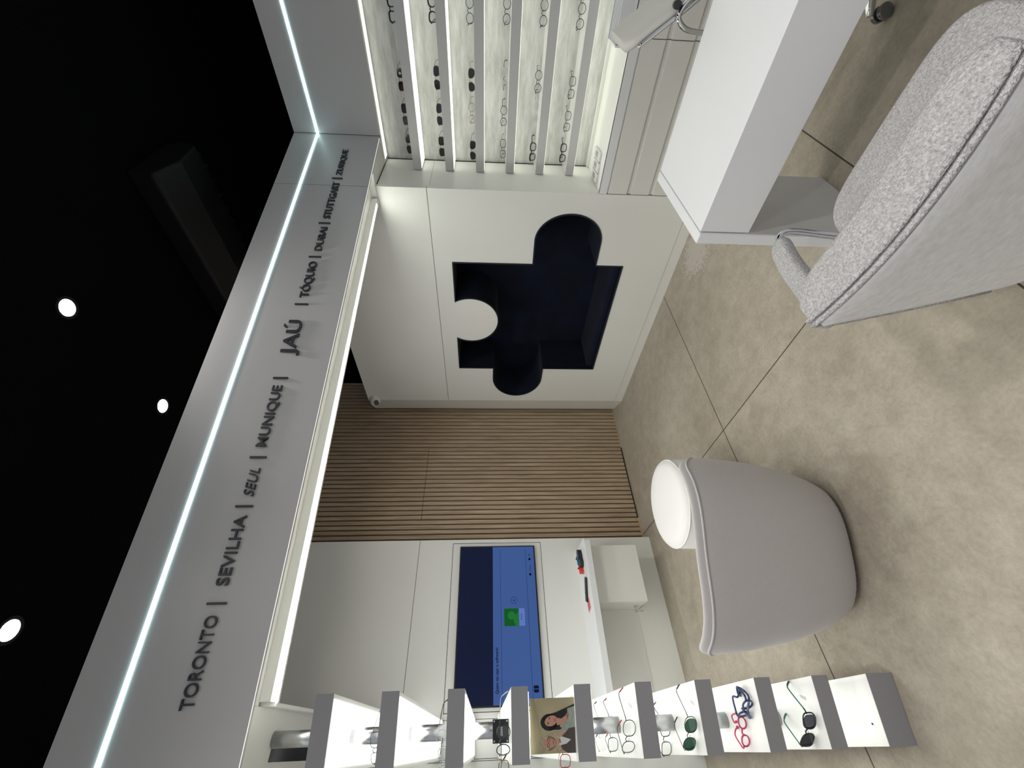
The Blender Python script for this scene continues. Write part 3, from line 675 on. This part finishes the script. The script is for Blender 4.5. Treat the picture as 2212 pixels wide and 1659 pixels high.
dgl(7, -1.865, .052, 'patterned blue and orange children eyeglasses with strap on the divider', shape='round', fm=BLUEF, tm=BLUEF, r=.0034, w_=.040, h_=.034, rz=R(25), open_=.45)
dgl(7, -1.935, -.008, 'bright pink eyeglasses resting on their side on the divider', shape='oval', fm=PINK, tm=PINK, r=.0028, w_=.034, h_=.028, rz=R(72), open_=.55)
dgl(8, -1.876, -.014, 'dark teal plastic sunglasses with grey lenses on the low divider plank', shape='cat', fm=BLK, tm=TEAL, lens=LENS_BLUE, r=.0024, w_=.055, h_=.046)
st = MB(); st.tube(curve3([(-1.90, .095, tops[7]+.006), (-1.865, .118, tops[7]+.022), (-1.84, .09, tops[7]+.008), (-1.855, .05, tops[7]+.020), (-1.885, .03, tops[7]+.006), (-1.90, .06, tops[7]+.016)], 6), .0042, 8)
o = st.build('glasses_strap', mat('strap_pattern', (.10, .12, .22), .5, noise=(70, .9))); tag(o, 'patterned blue strap curled over the children eyeglasses on the divider', 'strap')
# small fittings: paper tags
def ptag(loc, rz, label):
    k = MB(); k.tube([(0, 0, .012), (.008, .004, .006)], .0004, 4); k.box(.006, -.004, 0, .036, .006, .0006); o = k.build('price_tag', mat('tag_paper', (.55, .56, .55), .6), loc=loc, rot=(R(0), 0, rz)); tag(o, label, 'tag', 'paper tags on glasses')
ptag((-1.90, .085, tops[5]), R(-20), 'small grey paper tag beside the hexagonal eyeglasses')
ptag((-1.865, .085, tops[6]), R(-20), 'small grey paper tag beside the green sunglasses')
ptag((-1.895, .088, tops[8]), R(-20), 'small clear tag beside the dark teal sunglasses')
k = MB(); k.lathe([(.0035, 0), (.0035, .0015)], -1.86, -.002, 14); o = k.build('screw_cap', GAP, loc=(0, 0, tops[9]+.0002)); tag(o, 'tiny grey screw cap on the empty bottom divider plank', 'screw cap')

# ------------------------------------------------------------------ desk
dk = empty('desk', (-.715, 1.341, 0))
k = MB(); k.box(.002, 0, .57, 1.75, .523, .748); k.build('top_box', WHITE_COOL, dk, bevel=.0015)
k = MB(); k.box(-.042, -.006, 0, -.001, .525, .750); k.build('side_panel', WHITE_COOL, dk, bevel=.005)
k = MB(); k.box(1.752, -.006, 0, 1.792, .525, .750); k.build('side_panel', WHITE_COOL, dk, bevel=.005)
tag(dk, 'white desk with thick top and full side panels', 'desk')

# ------------------------------------------------------------------ boucle armchair at the desk
ch = empty('desk_chair', (-.305, .90, 0), R(0))
def rbox(k, x0, y0, z0, x1, y1, z1, r, n=10, m=26, bulge=0):
    """soft cushion: stacked superellipse rings"""
    cx, cy = (x0+x1)/2, (y0+y1)/2; a, b = (x1-x0)/2, (y1-y0)/2; rows = []
    for i in range(n+1):
        t = i/n; ph = -PI/2+PI*t; zz = (z0+z1)/2+(z1-z0)/2*math.copysign(abs(math.sin(ph))**(.45), math.sin(ph)); s = max(.02, abs(math.cos(ph)))**.22
        ins = r*(1-s)
        rows.append([(cx+(a-ins)*math.copysign(abs(math.cos(u))**.40, math.cos(u)), cy+(b-ins)*math.copysign(abs(math.sin(u))**.40, math.sin(u)), zz) for u in [2*PI*j/m for j in range(m)]])
    k.grid(rows, capa=True, capb=True)
k = MB(); rbox(k, -.265, -.17, .385, .245, .275, .492, .05, m=56); k.build('seat', BOUCLE, ch)
# backrest: shell bowed outwards
def back_sheet(off, mi, k, zs):
    rows = []
    for z in zs:
        t = (z-.30)/(.835-.30)
        hw = .135+.105*max(0, t)**.8; yb = -.150-.125*t
        rows.append([(.02*0+hw*u, yb-.035*(1-u*u)+off*1.0-.0, z-.028*abs(u)**3*(t > .9)) for u in [-1+2*j/18 for j in range(19)]])
    return rows
NZ = 12
def pad_rows(z0, dz, hw0, front, back, taper):
    """closed curved pad; front(u), back(u) give y offsets, the two long edges close on themselves"""
    rows = []
    prof = [(i/NZ, 1) for i in range(NZ+1)]
    prof = [(0, .05), (0, .6)]+prof+[(1.012, .82), (1.020, .5), (1.022, .05)]
    for t, sc in prof:
        tt = min(t, 1); hw = hw0+.070*tt**.5-(.010*(1-sc) if t > 0 else 0); yb = -.165-.105*tt; z = z0+dz*t; ring = []
        for j in range(25):
            u = -1+2*j/24; ring.append((hw*u, yb-.03*(1-u*u)+(front(u)+back(u))/2+(back(u)-front(u))/2*sc, z))
        for j in range(25):
            u = 1-2*j/24; ring.append((hw*u, yb-.03*(1-u*u)+(front(u)+back(u))/2-(back(u)-front(u))/2*sc, z))
        rows.append(ring)
    return rows
k = MB(); k.grid(pad_rows(.30, .52, .158, lambda u: .118*(1-.5*abs(u)**7), lambda u: 0, 1), capa=True, capb=True); k.build('backrest', BOUCLE, ch)
k = MB(); k.grid(pad_rows(.295, .512, .157, lambda u: .010, lambda u: -.006, 1), capa=True, capb=True); k.build('back_shell', FELT, ch)
for dz, dy in ((.529, -.004), (.5335, .0095)):
    k = MB(); hw = .226; z = .296+dz; yb = -.165-.105
    pts = [(hw*u, yb-.03*(1-u*u)+dy, z+.002) for u in [-1+2*j/24 for j in range(25)]]
    pts = [(-hw+.06, yb+.02+dy, .40)][:0]+[(-.158-.070*(t**.5), -.165-.105*t+dy, .296+.522*t) for t in [.2, .4, .6, .8, .93]]+pts+[(.158+.070*(t**.5), -.165-.105*t+dy, .296+.522*t) for t in [.93, .8, .6, .4, .2]]
    k.tube(pts, .0055, 8); k.build('piping', BOUCLE, ch)
for s in (-1, 1):
    k = MB(); sh_ = .05 if s > 0 else 0; pts = curve3([(s*.222, -.255+sh_, .775-sh_*2.2), (s*.255+sh_*.6, -.20, .735-sh_), (s*.285+sh_, -.06, .69), (s*.297+sh_, .06, .668), (s*.290+sh_, .165, .655)], 6)
    rows = []
    n_ = len(pts)
    for i, p in enumerate(pts):
        sc = 1 if 1 < i < n_-2 else (.93 if i in (1, n_-2) else .7)
        rows.append([(p.x+.030*sc*math.copysign(abs(math.cos(a))**.6, math.cos(a)), p.y, p.z+.020*sc*math.copysign(abs(math.sin(a))**.6, math.sin(a))) for a in [2*PI*j/20 for j in range(20)]])
    k.grid(rows, capa=True, capb=True); k.build('armrest', BOUCLE, ch)
    k = MB(); k.tube(curve3([(s*.288+sh_, .10, .647), (s*.289+sh_, .165, .652), (s*.275+sh_, .188, .645), (s*.262+sh_, .183, .615), (s*.250+sh_, .14, .52), (s*.232, .10, .42), (s*.20, .085, .380), (s*.06, .06, .372)], 6), .009, 12)
    k.build('arm_tube', CHROME, ch)
def star_base(par, rz=0, rr=.30, n=5):
    k = MB(); k.lathe([(.026, .10), (.026, .33), (.045, .34), (.045, .372)], 0, 0, 24); k.lathe([(.05, .075), (.055, .12), (.03, .135)], 0, 0, 24); k.build('column', CHROME, par)
    for i in range(n):
        a = rz+2*PI*i/n; c, s = math.cos(a), math.sin(a)
        k = MB(); rows = []
        for t, w2, z0, z1 in ((.04, .026, .080, .125), (.16, .021, .078, .112), (.27, .016, .068, .092), (.30, .010, .066, .080)):
            t = t*rr/.3
            rows.append([(t*c-u*w2*s, t*s+u*w2*c, z) for u, z in ((-1, z0), (1, z0), (.8, z1), (-.8, z1))])
        k.grid(rows, capa=True, capb=True); k.build('base_leg', CHROME, par, bevel=.004)
        k = MB(); cx, cy = .285*rr/.3*c, .285*rr/.3*s
        for off in (-.014, .014):
            k.tube([(cx-(off-.008)*s, cy+(off-.008)*c, .0275), (cx-(off+.008)*s, cy+(off+.008)*c, .0275)], .027, 22)
        k.build('caster', mat('caster_metal', (.25, .25, .25), .25, .7), par, bevel=.003)
star_base(ch, R(201))
tag(ch, 'grey boucle armchair with smooth felt back and chrome arms in the foreground', 'chair')

# ------------------------------------------------------------------ white office chair behind the desk
oc = empty('office_chair', (.08, 2.19, 0), 0)
star_base(oc, R(213), .33)
k = MB(); rbox(k, -.06, -.20, .43, .36, .20, .475, .03, m=48); k.build('seat', LEATH, oc)
k = MB(); rows = []
cl_ = curve3([(-.02, 0, .47), (-.12, 0, .59), (-.20, 0, .70), (-.275, 0, .79), (-.35, 0, .885), (-.405, 0, .955), (-.418, 0, .972)], 6)
n_ = len(cl_)
for i, p in enumerate(cl_):
    th = .026 if i < n_-3 else (.022, .014, .006)[i-(n_-3)]; e_ = max(0, i-(n_-9))/9*.045
    ya, yb_ = -.165+e_, .115-e_*.5
    rows.append([(p.x+.79*sx*th, yy, p.z+.61*sx*th) for yy, sx in [(ya, -.6), (ya-.007, 0), (ya, .6), (ya+.025, 1), (-.06, 1.1), (.01, 1.1), (yb_-.025, 1), (yb_, .6), (yb_+.007, 0), (yb_, -.6), (yb_-.025, -1), (.01, -1.1), (-.06, -1.1), (ya+.025, -1)]])
k.grid(rows, capa=True, capb=True); k.build('backrest', LEATH, oc, subsurf=1)
for s in (-1, 1):
    yr = -.174 if s < 0 else .124; k = MB(); k.tube([(p.x-.012, yr, p.z-.014) for p in cl_[:-8]], .0075, 10); k.build('side_rail', CHROME, oc)
    k = MB(); k.tube([(-.275, yr+.009*-s, .815), (-.275, yr+.012*s, .815)], .014, 18); k.build('bolt', DKMETAL, oc)
    k = MB(); k.tube(curve3([(-.22, s*.175, .74), (-.29, s*.19, .800), (-.325, s*.195, .790), (-.345, s*.195, .735), (-.33, s*.20, .66), (-.20, s*.22, .56), (.05, s*.22, .455)], 6), .0095, 10); k.build('arm_tube', CHROME, oc)
tag(oc, 'white leather office chair with chrome arm behind the desk', 'chair')

# ------------------------------------------------------------------ swivel tub chair and pouf
tc = empty('tub_chair', (-1.820, .622, 0), math.atan2(-.43, .90))     # local +x = back of the chair
def tub(phi):
    c = math.cos(phi); return c
def ringr(phi, rx, ry, e_=2.5):
    c, s = abs(math.cos(phi)), abs(math.sin(phi)); return 1/((c/rx)**e_+(s/ry)**e_)**(1/e_)
k = MB(); NPH = 72; prof_rows = []
def rimh(phi):
    d = abs((math.degrees(phi)+180) % 360-180)
    for (a0, h0), (a1, h1) in zip(RIM, RIM[1:]):
        if d <= a1: t = (d-a0)/(a1-a0); t = t*t*(3-2*t); return h0+(h1-h0)*t
RIM = [(0, .712), (52, .700), (88, .575), (118, .43), (181, .40)]
def rr(phi): return ringr(phi, .330 if math.cos(phi) > 0 else .262, .388, 2.9)
levels = [('o', .0, .66), ('o', .03, .70), ('o', .08, .775), ('o', .16, .868), ('o', .28, .948), ('o', .42, .995), ('t', -.07, 1.0), ('t', -.028, .998), ('t', -.007, .985), ('t', .0, .965), ('t', -.005, .942), ('t', -.04, .925), ('s', .35, .86), ('s', .362, .72), ('s', .368, .3), ('s', .368, .02)]
rows = []
for kind, a, f in levels:
    row = []
    for j in range(NPH):
        ph = 2*PI*j/NPH; h = rimh(ph); r0 = rr(ph)
        if kind == 'o': z = a*(h-.07)/.42 if a > .08 else a
        elif kind == 't': z = h+a
        else: z = a
        if kind == 'o' and a > .08: z = min(.08+(a-.08)*(h-.12-.08)/(.42-.08), h-.075)
        if kind == 's': z = min(a, h+.01)
        row.append((r0*f*math.cos(ph), r0*f*math.sin(ph), z+.012))
    rows.append(row)
k.grid(rows, capa=True, capb=True); k.build('body', UPH, tc, subsurf=1)
k = MB(); k.tube([(rr(ph)*.998*math.cos(ph), rr(ph)*.998*math.sin(ph), rimh(ph)-.022) for ph in [2*PI*j/90 for j in range(90)]], .0045, 8, closed=True); k.build('piping', PIPE, tc)
k = MB(); k.lathe([(.17, .0), (.17, .014)], 0, 0, 32); k.build('swivel_base', BLK, tc)
tag(tc, 'low rounded white swivel tub chair seen from behind', 'armchair')
pf = empty('pouf', (-2.245, 1.025, 0))
k = MB(); k.lathe([(.10, .004), (.20, .006), (.232, .03), (.246, .09), (.252, .2), (.253, .34), (.250, .412), (.242, .432), (.21, .446), (.14, .452), (.02, .455)], 0, 0, 56); k.build('body', UPHW, pf)
k = MB(); k.tube([(.2485*math.cos(a), .2485*math.sin(a), .418) for a in [2*PI*j/60 for j in range(60)]], .004, 8, closed=True); k.build('piping', UPHW, pf)
tag(pf, 'round white upholstered pouf behind the tub chair', 'pouf')
